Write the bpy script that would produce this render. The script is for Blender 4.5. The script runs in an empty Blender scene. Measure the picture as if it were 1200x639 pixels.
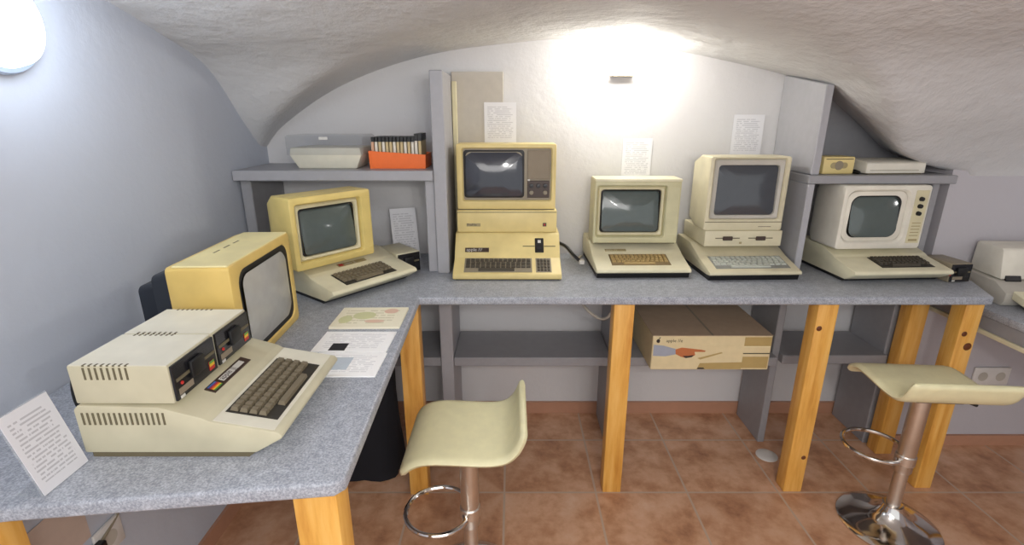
import bpy, bmesh, math, random
from mathutils import Matrix, Vector
random.seed(7)
PI = math.pi
scene = bpy.context.scene
COL = scene.collection
T = 0.824            # height of the worktop

# ------------------------------------------------------------------ materials
def lin(c):
    return tuple((v/12.92 if v <= .04045 else ((v+.055)/1.055)**2.4) for v in c)
def rgb(r, g, b): return lin((r/255, g/255, b/255)) + (1,)

class NT:
    def __init__(s, name):
        s.m = bpy.data.materials.new(name); s.m.use_nodes = True
        s.t = s.m.node_tree; s.b = s.t.nodes['Principled BSDF']
    def n(s, kind, **kw):
        nd = s.t.nodes.new(kind)
        for k, v in kw.items():
            if k in nd.inputs: nd.inputs[k].default_value = v
            else: setattr(nd, k, v)
        return nd
    def l(s, a, b): s.t.links.new(a, b)
    def coord(s, out='Object', scale=(1,1,1), rot=(0,0,0)):
        c = s.n('ShaderNodeTexCoord'); mp = s.n('ShaderNodeMapping')
        mp.inputs['Scale'].default_value = scale; mp.inputs['Rotation'].default_value = rot
        s.l(c.outputs[out], mp.inputs[0]); return mp.outputs[0]
    def noise(s, vec, scale, detail=4, rough=.55):
        n = s.n('ShaderNodeTexNoise'); n.inputs['Scale'].default_value = scale
        n.inputs['Detail'].default_value = detail; n.inputs['Roughness'].default_value = rough
        if vec is not None: s.l(vec, n.inputs['Vector'])
        return n.outputs['Fac']
    def ramp(s, fac, stops):
        r = s.n('ShaderNodeValToRGB'); e = r.color_ramp.elements
        while len(e) < len(stops): e.new(.5)
        for el, (p, c) in zip(e, stops): el.position = p; el.color = c
        s.l(fac, r.inputs[0]); return r.outputs[0]
    def math(s, op, a, b=None):
        n = s.n('ShaderNodeMath', operation=op)
        for i, v in enumerate((a, b)):
            if v is None: continue
            if isinstance(v, (int, float)): n.inputs[i].default_value = v
            else: s.l(v, n.inputs[i])
        return n.outputs[0]
    def mix(s, fac, a, b):
        n = s.n('ShaderNodeMix', data_type='RGBA')
        for sock, v in ((n.inputs[0], fac), (n.inputs[6], a), (n.inputs[7], b)):
            if isinstance(v, (int, float, tuple)): sock.default_value = v
            else: s.l(v, sock)
        return n.outputs[2]
    def bump(s, h, strength, dist):
        n = s.n('ShaderNodeBump'); n.inputs['Strength'].default_value = strength; n.inputs['Distance'].default_value = dist
        s.l(h, n.inputs['Height']); s.l(n.outputs[0], s.b.inputs['Normal'])
    def setc(s, v, rough=.5, metal=0.0, spec=.5):
        if isinstance(v, tuple): s.b.inputs['Base Color'].default_value = v
        else: s.l(v, s.b.inputs['Base Color'])
        s.b.inputs['Roughness'].default_value = rough; s.b.inputs['Metallic'].default_value = metal
        s.b.inputs['Specular IOR Level'].default_value = spec
        return s.m

def plastic(name, c, rough=.45, var=.06):
    k = NT(name); v = k.coord()
    f = k.noise(v, 9, 3); d = tuple(x*(1-var*2.2) for x in c[:3]) + (1,); h = tuple(min(1, x*(1+var)) for x in c[:3]) + (1,)
    k.setc(k.ramp(f, [(.3, d), (.7, h)]), rough)
    k.bump(k.noise(v, 900, 1), .08, .001)
    return k.m
def plain(name, c, rough=.5, metal=0.0, spec=.5):
    k = NT(name); f = k.noise(k.coord(), 30, 2)
    return k.setc(k.ramp(f, [(.3, tuple(x*.93 for x in c[:3])+(1,)), (.7, c)]), rough, metal, spec)
def emit(name, c, s):
    k = NT(name); k.setc(c, .4); k.b.inputs['Emission Color'].default_value = c; k.b.inputs['Emission Strength'].default_value = s
    return k.m

def plaster(name, c, bump=.25, sc=7, blot=.05):
    k = NT(name); v = k.coord()
    big = k.noise(v, 1.6, 4); d = tuple(x*(1-blot*2) for x in c[:3])+(1,)
    k.setc(k.ramp(big, [(.3, d), (.7, c)]), .85, 0, .2)
    a = k.noise(v, sc, 6, .6); b = k.noise(v, 45, 3)
    k.bump(k.math('ADD', k.math('MULTIPLY', a, 1.0), k.math('MULTIPLY', b, .12)), bump, .05)
    return k.m

def tile_mat():
    k = NT('terracotta_tile'); c = k.n('ShaderNodeTexCoord'); mp = k.n('ShaderNodeMapping')
    mp.inputs['Location'].default_value = (.03, -1.635, 0)
    k.l(c.outputs['Object'], mp.inputs[0]); v = mp.outputs[0]
    br = k.n('ShaderNodeTexBrick'); br.offset = 0; br.squash = 1
    for nm, val in (('Scale', 1), ('Brick Width', .36), ('Row Height', .335), ('Mortar Size', .0045), ('Mortar Smooth', .15), ('Bias', 0)): br.inputs[nm].default_value = val
    br.inputs['Color1'].default_value = (0, 0, 0, 1); br.inputs['Color2'].default_value = (1, 1, 1, 1)
    k.l(v, br.inputs['Vector'])
    f = k.noise(v, 5.5, 7, .65)
    g = k.noise(v, 16, 5)
    f2 = k.math('ADD', k.math('MULTIPLY', f, .75), k.math('MULTIPLY', g, .25))
    col = k.ramp(f2, [(.34, rgb(150, 104, 78)), (.45, rgb(192, 144, 110)), (.55, rgb(214, 170, 138)), (.68, rgb(226, 192, 166))])
    col = k.mix(k.math('MULTIPLY', br.outputs['Color'], .22), col, rgb(160, 112, 84))
    col = k.mix(br.outputs['Fac'], col, rgb(196, 172, 152))
    k.setc(col, .42)
    k.bump(k.math('SUBTRACT', k.math('MULTIPLY', g, .25), br.outputs['Fac']), .25, .004)
    return k.m

def speckle_mat():
    k = NT('speckled_grey_laminate'); v = k.coord()
    a = k.noise(v, 260, 2, .7); b = k.noise(v, 60, 3)
    f = k.math('ADD', k.math('MULTIPLY', a, .7), k.math('MULTIPLY', b, .3))
    k.setc(k.ramp(f, [(.36, rgb(130, 135, 145)), (.5, rgb(158, 163, 173)), (.64, rgb(187, 192, 201))]), .38)
    return k.m

def pine_mat():
    k = NT('knotty_pine'); v = k.coord(scale=(1, 1, .09))
    f = k.noise(v, 42, 5, .6)
    col = k.ramp(f, [(.3, rgb(204, 142, 58)), (.5, rgb(226, 170, 82)), (.7, rgb(236, 188, 106))])
    k.setc(col, .4)
    return k.m

def paper_mat(name, rows=22, ink=(90,90,100), base=(236,236,238), ax='X', ay='Z', heavy=.5, top=.9, title=True):
    k = NT(name); c = k.n('ShaderNodeTexCoord'); sp = k.n('ShaderNodeSeparateXYZ'); k.l(c.outputs['Generated'], sp.inputs[0])
    x, y = sp.outputs[ax], sp.outputs[ay]
    r = k.math('MULTIPLY', y, rows); fr = k.math('FRACT', r); fl = k.math('FLOOR', r)
    row = k.math('MULTIPLY', k.math('GREATER_THAN', fr, .3), k.math('LESS_THAN', fr, .75))
    cb = k.n('ShaderNodeCombineXYZ'); k.l(k.math('MULTIPLY', x, 14), cb.inputs[0]); k.l(k.math('MULTIPLY', fl, 3.7), cb.inputs[1])
    words = k.math('GREATER_THAN', k.noise(cb.outputs[0], 1.0, 2), .43)
    cb2 = k.n('ShaderNodeCombineXYZ'); k.l(k.math('MULTIPLY', fl, 5.3), cb2.inputs[1])
    length = k.math('ADD', .45, k.math('MULTIPLY', k.noise(cb2.outputs[0], 1.0, 1), .75))
    inside = k.math('MULTIPLY', k.math('GREATER_THAN', x, .1), k.math('LESS_THAN', x, k.math('MINIMUM', length, .9)))
    iy = k.math('MULTIPLY', k.math('GREATER_THAN', y, .12), k.math('LESS_THAN', y, top))
    m = k.math('MULTIPLY', k.math('MULTIPLY', row, words), k.math('MULTIPLY', inside, iy))
    k.setc(k.mix(k.math('MULTIPLY', m, heavy), rgb(*base), rgb(*ink)), .75)
    return k.m

def glass_mat(name, c, alpha, rough=.08):
    k = NT(name); k.setc(c, rough); k.b.inputs['Alpha'].default_value = alpha
    return k.m

M = {}
M['plaster_l'] = plaster('cool_lit_plaster', rgb(192, 198, 210), .10, 5, .03)  # blue tint of the cool lamp light put into the wall colour
M['plaster_b'] = plaster('white_plaster', rgb(212, 211, 212), .12, 5, .03)
M['plaster_r'] = plaster('grey_plaster', rgb(190, 187, 192), .12, 5, .03)
M['vault'] = plaster('rough_vault_plaster', rgb(208, 208, 209), .28, 11, .03)
M['tile'] = tile_mat()
M['skirt'] = plain('terracotta_skirting', rgb(184, 138, 112), .45)
M['top'] = speckle_mat()
M['edge'] = plain('grey_laminate_edge', rgb(160, 166, 180), .35)
M['shelf'] = plain('grey_board', rgb(150, 150, 154), .5)
M['shelf_e'] = plain('grey_board_edge', rgb(166, 166, 171), .45)
M['backboard'] = plain('beige_grey_board', rgb(190, 184, 174), .6)
M['pine'] = pine_mat()
M['knot'] = plain('pine_knot', rgb(104, 54, 22), .5)
M['beige'] = plastic('warm_beige_plastic', rgb(199, 193, 166))
M['beige_w'] = plastic('pale_beige_plastic', rgb(222, 218, 200))
M['cream'] = plastic('cream_plastic', rgb(224, 218, 188))
M['yellow'] = plastic('yellowed_plastic', rgb(222, 192, 112))
M['yellow2'] = plastic('aged_cream_yellow_plastic', rgb(226, 206, 142))
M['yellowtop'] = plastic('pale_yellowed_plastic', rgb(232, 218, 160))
M['olive'] = plastic('olive_beige_plastic', rgb(202, 197, 160))
M['plat'] = plastic('warm_platinum_plastic', rgb(214, 206, 176))
M['platg'] = plastic('grey_platinum_plastic', rgb(188, 184, 174))
M['white'] = plastic('white_plastic', rgb(226, 222, 208))
M['dark'] = plain('dark_plastic', rgb(34, 34, 38), .4)
M['black'] = plain('black_plastic', rgb(18, 18, 20), .45)
M['navy'] = plain('blue_black_housing', rgb(30, 36, 46), .5)
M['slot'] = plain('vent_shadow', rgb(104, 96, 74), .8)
M['key'] = plain('brown_black_keycap', rgb(118, 108, 88), .5)
M['keyd'] = plain('dark_keycap', rgb(72, 66, 56), .5)
M['keyt'] = plain('tan_keycap', rgb(176, 150, 96), .5)
M['keyg'] = plain('pale_grey_keycap', rgb(186, 190, 180), .5)
M['well'] = plain('keyboard_well', rgb(44, 40, 32), .6)
M['welly'] = plain('brown_keyboard_well', rgb(120, 100, 64), .6)
M['wellg'] = plain('grey_keyboard_well', rgb(140, 142, 136), .6)
M['screen_g'] = plain('grey_green_screen_glass', rgb(84, 94, 92), .10, 0, .7)
M['screen_b'] = plain('blue_grey_screen_glass', rgb(56, 60, 70), .10, 0, .7)
M['screen_d'] = plain('charcoal_screen_glass', rgb(66, 70, 76), .12, 0, .7)
M['screen_l'] = plain('reflection_grey_screen_glass', rgb(176, 176, 172), .2, 0, .6)  # pale grey paints the room's reflection into the glass colour
M['bezel_t'] = plastic('taupe_bezel', rgb(142, 132, 112))
M['yellow3'] = plastic('strongly_aged_yellow_plastic', rgb(222, 200, 124))
M['bezel_c'] = plastic('light_cream_bezel', rgb(214, 206, 170))
M['grille'] = plain('speckled_grille', rgb(142, 130, 112), .7)
M['chrome'] = plain('chrome', rgb(225, 222, 218), .12, 1.0)
M['chrome_s'] = plain('brushed_chrome', rgb(222, 216, 208), .34, 1.0)
M['seat'] = plain('cream_leatherette', rgb(232, 227, 186), .42)
M['orange'] = plain('orange_plastic', rgb(248, 116, 44), .4)
M['tan'] = plain('tan_paper_sleeve', rgb(206, 186, 142), .8)
M['tan2'] = plain('white_paper_sleeve', rgb(226, 220, 206), .8)
M['pinkish'] = plain('pink_paper_sleeve', rgb(214, 170, 140), .8)
M['red'] = plain('red_plastic', rgb(196, 40, 34), .4)
M['rb_y'] = plain('badge_yellow', rgb(236, 190, 50), .5)
M['rb_o'] = plain('badge_orange', rgb(232, 120, 40), .5)
M['rb_r'] = plain('badge_red', rgb(190, 50, 50), .5)
M['rb_g'] = plain('badge_green', rgb(90, 160, 70), .5)
M['rb_p'] = plain('badge_purple', rgb(120, 60, 120), .5)
M['rb_b'] = plain('badge_blue', rgb(50, 120, 190), .5)
M['badge_w'] = plain('badge_silver', rgb(214, 212, 206), .4)
M['badge_d'] = plain('badge_brown', rgb(64, 48, 40), .4)
M['badge_t'] = plain('badge_tan', rgb(164, 150, 110), .5)
M['cloth'] = plain('black_cloth', rgb(22, 24, 32), .9)
M['card'] = plain('cardboard_top', rgb(184, 162, 138), .85)
M['cardf'] = plain('printed_carton', rgb(222, 206, 164), .7)
M['cardp'] = plain('carton_tan_panel', rgb(180, 156, 100), .7)
M['skin'] = plain('printed_hand_orange', rgb(190, 112, 66), .7)
M['sleeve'] = plain('printed_sleeve_grey', rgb(160, 166, 180), .7)
M['ink'] = plain('printed_ink', rgb(52, 44, 40), .7)
M['inkp'] = plain('printed_pale_line', rgb(232, 220, 180), .7)
M['paper'] = paper_mat('printed_sheet', 20, (100,100,112), (216,216,222), heavy=.4)  # base greyed: shade on the left info sheet put into its colour
M['paper_w'] = paper_mat('pale_printed_sheet', 22, (140,140,150), (226,226,230), heavy=.4)
M['paper_f'] = paper_mat('handout_page', 14, (160,160,170), (252,252,252), ay='Y', heavy=.35)
M['papery'] = paper_mat('cream_booklet_page', 8, (150,140,80), (242,236,212), ay='Y', heavy=.3)
M['blank'] = plain('pinkish_paper', rgb(196, 178, 166), .8)
M['phot'] = plain('dark_photo_print', rgb(30, 32, 44), .5)
M['blot_g'] = plain('print_green', rgb(214, 214, 164), .7)
M['blot_r'] = plain('print_pink', rgb(230, 196, 172), .7)
M['blot_b'] = plain('print_blue_grey', rgb(196, 206, 216), .7)
M['acrylic'] = glass_mat('smoked_clear_acrylic', rgb(150, 156, 164), .22)
M['acry'] = glass_mat('clear_acrylic', rgb(220, 226, 232), .18)
M['lamp_w'] = emit('lamp_warm_glass', rgb(255, 248, 232), 14)
M['lamp_c'] = emit('lamp_cool_glass', rgb(232, 242, 255), 4)
M['rim'] = plain('lamp_rim', rgb(186, 204, 230), .25)
M['socket'] = plain('socket_white', rgb(220, 218, 214), .4)
M['blackgloss'] = plain('gloss_black_panel', rgb(28, 28, 32), .25)

# ------------------------------------------------------------------ mesh builder
class MB:
    def __init__(s, M=None):
        s.bm = bmesh.new(); s.M = M or Matrix()
    def v(s, p): return s.bm.verts.new(s.M @ Vector(p))
    def face(s, pts): s.bm.faces.new([s.v(p) for p in pts]); return s
    def box(s, a, b, taper=None):
        (x0, y0, z0), (x1, y1, z1) = a, b
        tx, ty = taper or (0, 0)
        p = [(x0,y0,z0),(x1,y0,z0),(x1,y1,z0),(x0,y1,z0),(x0+tx,y0+ty,z1),(x1-tx,y0+ty,z1),(x1-tx,y1-ty,z1),(x0+tx,y1-ty,z1)]
        vs = [s.v(q) for q in p]
        for f in ((3,2,1,0),(4,5,6,7),(0,1,5,4),(1,2,6,5),(2,3,7,6),(3,0,4,7)): s.bm.faces.new([vs[i] for i in f])
        return s
    def prism(s, prof, x0, x1, axis='x'):
        f = {'x': lambda a, b, c: (c, a, b), 'y': lambda a, b, c: (a, c, b), 'z': lambda a, b, c: (a, b, c)}[axis]
        A = [s.v(f(a, b, x0)) for a, b in prof]; B = [s.v(f(a, b, x1)) for a, b in prof]
        n = len(prof)
        for i in range(n): s.bm.faces.new([A[i], A[(i+1) % n], B[(i+1) % n], B[i]])
        s.bm.faces.new(A[::-1]); s.bm.faces.new(B); return s
    def loft(s, loops, cap0=False, cap1=False, close=True):
        L = [[s.v(p) for p in lp] for lp in loops]; n = len(L[0])
        for a, b in zip(L, L[1:]):
            for i in range(n if close else n-1):
                j = (i+1) % n; s.bm.faces.new([a[i], a[j], b[j], b[i]])
        if cap0: s.bm.faces.new(L[0][::-1])
        if cap1: s.bm.faces.new(L[-1])
        return s
    def tube(s, pts, r, seg=10, closed=False, cap=True):
        pts = [Vector(p) for p in pts]; n = len(pts); rr = r if isinstance(r, (list, tuple)) else [r]*n
        up = None; loops = []
        for i, p in enumerate(pts):
            a = pts[(i-1) % n] if (closed or i > 0) else p; b = pts[(i+1) % n] if (closed or i < n-1) else p
            t = (b-a).normalized()
            if up is None: up = Vector((0,0,1)) if abs(t.z) < .9 else Vector((1,0,0))
            u = (up - t*up.dot(t)); u = u.normalized() if u.length > 1e-6 else t.orthogonal().normalized()
            w = t.cross(u); up = u
            loops.append([tuple(p + (u*math.cos(2*PI*k/seg) + w*math.sin(2*PI*k/seg))*rr[i]) for k in range(seg)])
        if closed: loops.append(loops[0]); cap = False
        return s.loft(loops, cap, cap)
    def lathe(s, prof, c=(0,0,0), seg=32, axis='z'):
        lp = []
        for r, h in prof:
            r = max(r, 1e-4)
            lp.append([(c[0]+r*math.cos(2*PI*k/seg), c[1]+r*math.sin(2*PI*k/seg), c[2]+h) if axis == 'z' else
                       ((c[0]+r*math.cos(2*PI*k/seg), c[1]+h, c[2]+r*math.sin(2*PI*k/seg)) if axis == 'y' else
                        (c[0]+h, c[1]+r*math.cos(2*PI*k/seg), c[2]+r*math.sin(2*PI*k/seg))) for k in range(seg)])
        return s.loft(lp, True, True)
    def bevel(s, w, seg=2, ang=30):
        s.bm.normal_update(); bmesh.ops.remove_doubles(s.bm, verts=s.bm.verts, dist=1e-6)
        es = [e for e in s.bm.edges if len(e.link_faces) == 2 and e.calc_face_angle(0) > math.radians(ang)]
        bmesh.ops.bevel(s.bm, geom=es, offset=w, offset_type='OFFSET', segments=seg, profile=.5, affect='EDGES', clamp_overlap=True)
        return s
    def done(s, name, mat, parent=None, smooth=35, label=None):
        bmesh.ops.remove_doubles(s.bm, verts=s.bm.verts, dist=1e-6)
        bmesh.ops.recalc_face_normals(s.bm, faces=s.bm.faces)
        me = bpy.data.meshes.new(name); s.bm.to_mesh(me); s.bm.free()
        me.materials.append(M[mat] if isinstance(mat, str) else mat)
        if smooth:
            me.shade_smooth(); me.set_sharp_from_angle(angle=math.radians(smooth))
        o = bpy.data.objects.new(name, me); COL.objects.link(o)
        if parent: o.parent = parent
        if label: o['label'] = label
        return o

def tag(o, label, cat, group=None):
    o['label'] = label; o['category'] = cat
    if group: o['group'] = group
    return o
def thing(name, label, cat, loc=(0,0,0), rotz=0, group=None):
    o = bpy.data.objects.new(name, None); COL.objects.link(o); o.empty_display_size = .05
    o.location = loc; o.rotation_euler = (0, 0, rotz)
    return tag(o, label, cat, group)
def struct(o): o['kind'] = 'structure'; return o
def dup(root, loc, rotz, label, group=None):
    r = root.copy(); COL.objects.link(r); r.location = loc; r.rotation_euler = (0, 0, rotz); r['label'] = label
    if group: r['group'] = group
    for ch in list(root.children):
        c = ch.copy(); COL.objects.link(c); c.parent = r
        for g in list(ch.children):
            d = g.copy(); COL.objects.link(d); d.parent = c
    return r

def rr(cx, cz, w, h, r, y, n=5, bow=0):
    """rounded rectangle loop in the plane y = const"""
    r = max(min(r, w/2-1e-4, h/2-1e-4), 1e-4); out = []
    for (sx, sz, a0) in ((1, 1, 0), (-1, 1, PI/2), (-1, -1, PI), (1, -1, 3*PI/2)):
        for k in range(n+1):
            a = a0 + PI/2*k/n
            px = sx*(w/2-r) + r*math.cos(a); pz = sz*(h/2-r) + r*math.sin(a)
            px, pz = px*(1 - bow*(2*pz/h)**2), pz*(1 - bow*(2*px/w)**2)
            out.append((cx+px, y, cz+pz))
    return out

def catmull(xs, ys, x):
    if x <= xs[0]: return ys[0] + (ys[1]-ys[0])/(xs[1]-xs[0])*(x-xs[0])
    if x >= xs[-1]: return ys[-1] + (ys[-1]-ys[-2])/(xs[-1]-xs[-2])*(x-xs[-1])
    i = max(k for k in range(len(xs)-1) if xs[k] <= x)
    def m(k):
        if k == 0: return (ys[1]-ys[0])/(xs[1]-xs[0])
        if k == len(xs)-1: return (ys[-1]-ys[-2])/(xs[-1]-xs[-2])
        return (ys[k+1]-ys[k-1])/(xs[k+1]-xs[k-1])
    h = xs[i+1]-xs[i]; t = (x-xs[i])/h
    return (2*t**3-3*t*t+1)*ys[i] + (t**3-2*t*t+t)*h*m(i) + (-2*t**3+3*t*t)*ys[i+1] + (t**3-t*t)*h*m(i+1)

# ------------------------------------------------------------------ the room
XL, YB, XN, YR, XE, YF = -1.04, 2.2, 1.68, 1.945, 3.2, -1.4
AX = [-1.06, -.968, -.7, -.344, .07, .25, .548, .85, 1.117, 1.213, 1.321, 1.401, 1.45, 1.579, 1.72]
AZ = [1.27, 1.372, 1.535, 1.650, 1.703, 1.710, 1.683, 1.63, 1.535, 1.462, 1.380, 1.313, 1.280, 1.232, 1.21]
BY = [-1.6, -.6, .2, .9, 1.417, 1.65, 1.80, 1.895, 2.02, 2.12, 2.2, 2.3]
BZ = [1.78, 1.85, 1.86, 1.79, 1.705, 1.645, 1.60, 1.54, 1.41, 1.31, 1.20, .95]
def zA(x, y=2.2):
    t = min(1, max(0, (x-.75)/.55)); x2 = x - .13*t*t*(3-2*t)*min(1, max(0, (y-1.9)/.29))
    return catmull(AX, AZ, x2) if x2 < 1.72 else 1.21 - (x2-1.72)*3
def zB(y, x):
    t = min(1, max(0, (x+.3)/1.6)); t = t*t*(3-2*t)
    return catmull(BY, BZ, y + .255*t)
def zc(x, y):
    a, b, k = zA(x, y), zB(y, x), .035
    h = max(k-abs(a-b), 0)/k
    return max(a, b) + h*h*k*.25
b = MB(); nx, ny = 170, 150
g = [[b.v((XL-.02+(XE+.04-XL)*i/nx, YF+(YB+.02-YF)*(j/ny), max(.9, zc(XL-.02+(XE+.04-XL)*i/nx, YF+(YB+.02-YF)*(j/ny))))) for j in range(ny+1)] for i in range(nx+1)]
for i in range(nx):
    for j in range(ny): b.bm.faces.new([g[i][j], g[i+1][j], g[i+1][j+1], g[i][j+1]])
struct(b.done('ceiling', 'vault', smooth=180))
def wall(name, mat, a, bb): return struct(MB().box(a, bb).done(name, mat, smooth=0))
wall('floor', 'tile', (XL-.1, YF, -.05), (XE+.1, YB+.1, 0))
def lunette(name, mat, pts, axis, c0, c1):
    return struct(MB().prism(pts, c0, c1, axis).done(name, mat, smooth=0))
n = 60
lunette('wall_left', 'plaster_l', [(YF, 0), (YB, 0)] + [(YB+(YF-YB)*i/n, zc(XL, YB+(YF-YB)*i/n)+.03) for i in range(n+1)], 'x', XL-.08, XL)
lunette('wall_back', 'plaster_b', [(XL, 0), (XN, 0)] + [(XN+(XL-XN)*i/n, zA(XN+(XL-XN)*i/n)+.03) for i in range(n+1)], 'y', YB, YB+.08)
wall('wall_right_niche', 'plaster_r', (XN, YR, 0), (XE, YB+.08, 1.24))
wall('wall_right', 'plaster_r', (XE, YF, 0), (XE+.08, YR, 1.9))
wall('baseboard_back', 'skirt', (XL, YB-.012, 0), (XN, YB, .062))
wall('baseboard_left', 'skirt', (XL, YF, 0), (XL+.012, YB-.012, .062))
wall('baseboard_right', 'skirt', (XN-.012, YR-.012, 0), (XE, YR, .05))
wall('baseboard_niche', 'skirt', (XN-.012, YR, 0), (XN, YB-.012, .05))

# ------------------------------------------------------------------ desk (L shaped)
desk = thing('corner_desk', 'L-shaped desk with speckled grey laminate worktop on pine legs', 'desk', (0, 0, 0))
poly = [(XL+.003, .618), (-.806, .652), (-.304, .708), (-.288, .726), (-.319, 1.622), (1.655, 1.622), (1.685, 1.69), (1.735, 1.80), (1.74, YR-.004), (1.675, YR-.004), (1.675, YB-.003), (XL+.003, YB-.003)]
MB().prism(poly, T-.03, T, 'z').bevel(.006, 3).done('worktop', 'top', desk)
# lighter edge strip following the front of the worktop
def pine_leg(x, y, knots=(), w=.072, d=.06):
    lg = MB().box((x-w/2, y-d/2, 0), (x+w/2, y+d/2, T-.031)).bevel(.004, 2).done('leg', 'pine', desk)
    for (dx, z, r) in knots:
        q = MB(); q.lathe([(r, .0), (r*.8, -.0015), (0, -.002)], (x+dx, y-d/2-.0002, z), 16, 'y')
        q.done('knot', 'knot', lg)
pine_leg(.392, 1.665)
pine_leg(1.105, 1.668, [(.018, .16, .009), (-.02, .70, .010)])
pine_leg(1.635, 1.688, [(.012, .62, .015), (-.012, .67, .010)], .066)
pine_leg(1.628, 1.90, [(.006, .72, .012), (-.008, .30, .011)], .07)
pine_leg(-.362, 1.652)
pine_leg(-.352, .765, (), .08)
pine_leg(-.90, .69, (), .07)

# ------------------------------------------------------------------ shelving
def boards(th, lst):
    for (nm, a, bb, mat) in lst: MB().box(a, bb).bevel(.003, 1).done(nm, mat, th)
BK = YB-.002
th = thing('wall_shelf', 'grey shelf unit above the corner computer holding the disk boxes', 'shelf', (0, 0, 0))
boards(th, [('shelf_board', (XL+.003, 1.885, 1.186), (-.293, BK, 1.224), 'shelf_e'),
            ('side_panel', (-1.03, 1.92, T), (-.99, BK, 1.1855), 'shelf'),
            ('side_panel', (-.2925, 1.895, T), (-.245, BK, 1.572), 'shelf_e'),
            ('side_strip', (-.33, 1.915, T), (-.293, 1.95, 1.1855), 'shelf_e')])
th = thing('back_board', 'tall beige-grey board on the back wall behind the yellowed stacked computer', 'board', (0, 0, 0))
MB().box((-.2445, 2.165, T), (-.035, BK, 1.587)).bevel(.002, 1).done('panel', 'backboard', th)
MB().box((-.243, 2.148, T), (-.224, 2.1645, 1.55)).bevel(.002, 1).done('edge_trim', 'bezel_c', th)
th = thing('niche_shelf', 'grey shelf unit enclosing the rightmost computer, with boxes on top', 'shelf', (0, 0, 0))
sp = MB().prism([(1.895, 1.2075), (BK, 1.2075), (BK, 1.575), (1.895, 1.524)], 1.112, 1.142)
sp.bevel(.003, 1).done('side_panel', 'shelf_e', th)
boards(th, [('side_panel', (1.618, 1.945, T), (1.645, BK, 1.1755), 'shelf'),
            ('shelf_board', (1.099, 1.880, 1.176), (1.65, BK, 1.207), 'shelf'),
            ('side_panel', (1.100, 1.880, T), (1.126, BK, 1.1755), 'shelf_e'),
            ])
MB().prism([(1.1425, 1.2075), (1.64, 1.2075), (1.64, 1.26), (1.30, 1.50), (1.22, 1.54), (1.1425, 1.56)], 2.176, BK-.002, 'y').done('back_panel', 'shelf', th)
th = thing('under_desk_shelving', 'low grey shelving under the back desk, one long shelf on upright panels', 'shelf', (0, 0, 0))
LS = .45; UN = T-.031
boards(th, [('shelf_board', (XL+.015, 1.905, LS-.04), (-.2965, 2.18, LS), 'shelf'), ('shelf_board', (-.2435, 1.905, LS-.04), (.4175, 2.18, LS), 'shelf'),
            ('shelf_board', (.4525, 1.905, LS-.04), (1.1145, 2.18, LS), 'shelf'), ('shelf_board', (1.1455, 1.925, LS-.04), (1.5885, 2.18, LS), 'shelf'),
            ('upright_panel', (-.296, 1.895, .0), (-.244, 2.18, UN), 'shelf_e'),
            ('upright_panel', (.418, 1.955, .0), (.452, 2.18, UN), 'shelf'),
            ('upright_panel', (1.115, 1.955, .0), (1.145, 2.18, UN), 'shelf'),
            ('upright_panel', (1.589, 1.95, .0), (1.622, 2.18, UN), 'shelf')])

# ------------------------------------------------------------------ keyboards on a sloping deck
def deck(p0, p1, x=0):
    """matrix: local x right, y up the slope from p0=(y,z) to p1, z = normal"""
    d = Vector((0, p1[0]-p0[0], p1[1]-p0[1])).normalized(); nrm = Vector((1, 0, 0)).cross(d)
    return Matrix(((1, 0, 0, x), (0, d.y, nrm.y, p0[0]), (0, d.z, nrm.z, p0[1]), (0, 0, 0, 1)))
def keyboard(parent, Mx, x0, x1, y0, y1, rows, mat='key', well='well', single=True, h=.011, space=(.2, .75), pad=None, wellpad=.004):
    kb = MB(Mx).box((x0-wellpad, y0-wellpad, -.002), (x1+wellpad, y1+wellpad, .0015)).done('keyboard', well, parent, smooth=0)
    rh = (y1-y0)/len(rows); q = MB(Mx)
    for ri, nkeys in enumerate(rows):
        ya, yb = y0+ri*rh+.08*rh, y0+(ri+1)*rh-.08*rh
        if nkeys < 0:      # space-bar row: two keys, bar, two keys
            L = x1-x0; spans = [(x0+L*space[0], x0+L*space[1])]
        else:
            kw = (x1-x0)/nkeys; sh = (ri % 2)*.0
            spans = [(x0+i*kw+.07*kw, x0+(i+1)*kw-.07*kw) for i in range(nkeys)]
        for (xa, xb) in spans:
            t = (min(.14*(yb-ya), .16*(xb-xa)), .14*(yb-ya))
            if single: q.box((xa, ya, .001), (xb, yb, h), t)
            else: MB(Mx).box((xa, ya, .001), (xb, yb, h), t).done('key', mat, kb, smooth=0)
    if single: q.done('keys', mat, kb, smooth=0)
    else: q.bm.free()
    return kb

def rainbow(parent, Mx, x, y, s):
    """small six-colour apple mark, a bitten body and a leaf"""
    cols = ['rb_b', 'rb_p', 'rb_r', 'rb_o', 'rb_y', 'rb_g']
    for i, c in enumerate(cols):
        a, bb = i/6, (i+1)/6
        def hw(t): return s*.46*math.sqrt(max(.05, 1-(2*t-1)**2*.85))
        right = lambda t: hw(t) - (s*.14 if .4 < t < .75 else 0)
        MB(Mx).face([(x-hw(a), y+a*s, .0024), (x+right(a), y+a*s, .0024), (x+right(bb), y+bb*s, .0024), (x-hw(bb), y+bb*s, .0024)]).done('logo_stripe', c, parent, smooth=0)
    MB(Mx).face([(x-.02*s, y+1.02*s, .0024), (x+.08*s, y+1.06*s, .0024), (x+.2*s, y+1.3*s, .0024), (x+.04*s, y+1.2*s, .0024)]).done('logo_leaf', 'rb_g', parent, smooth=0)

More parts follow.
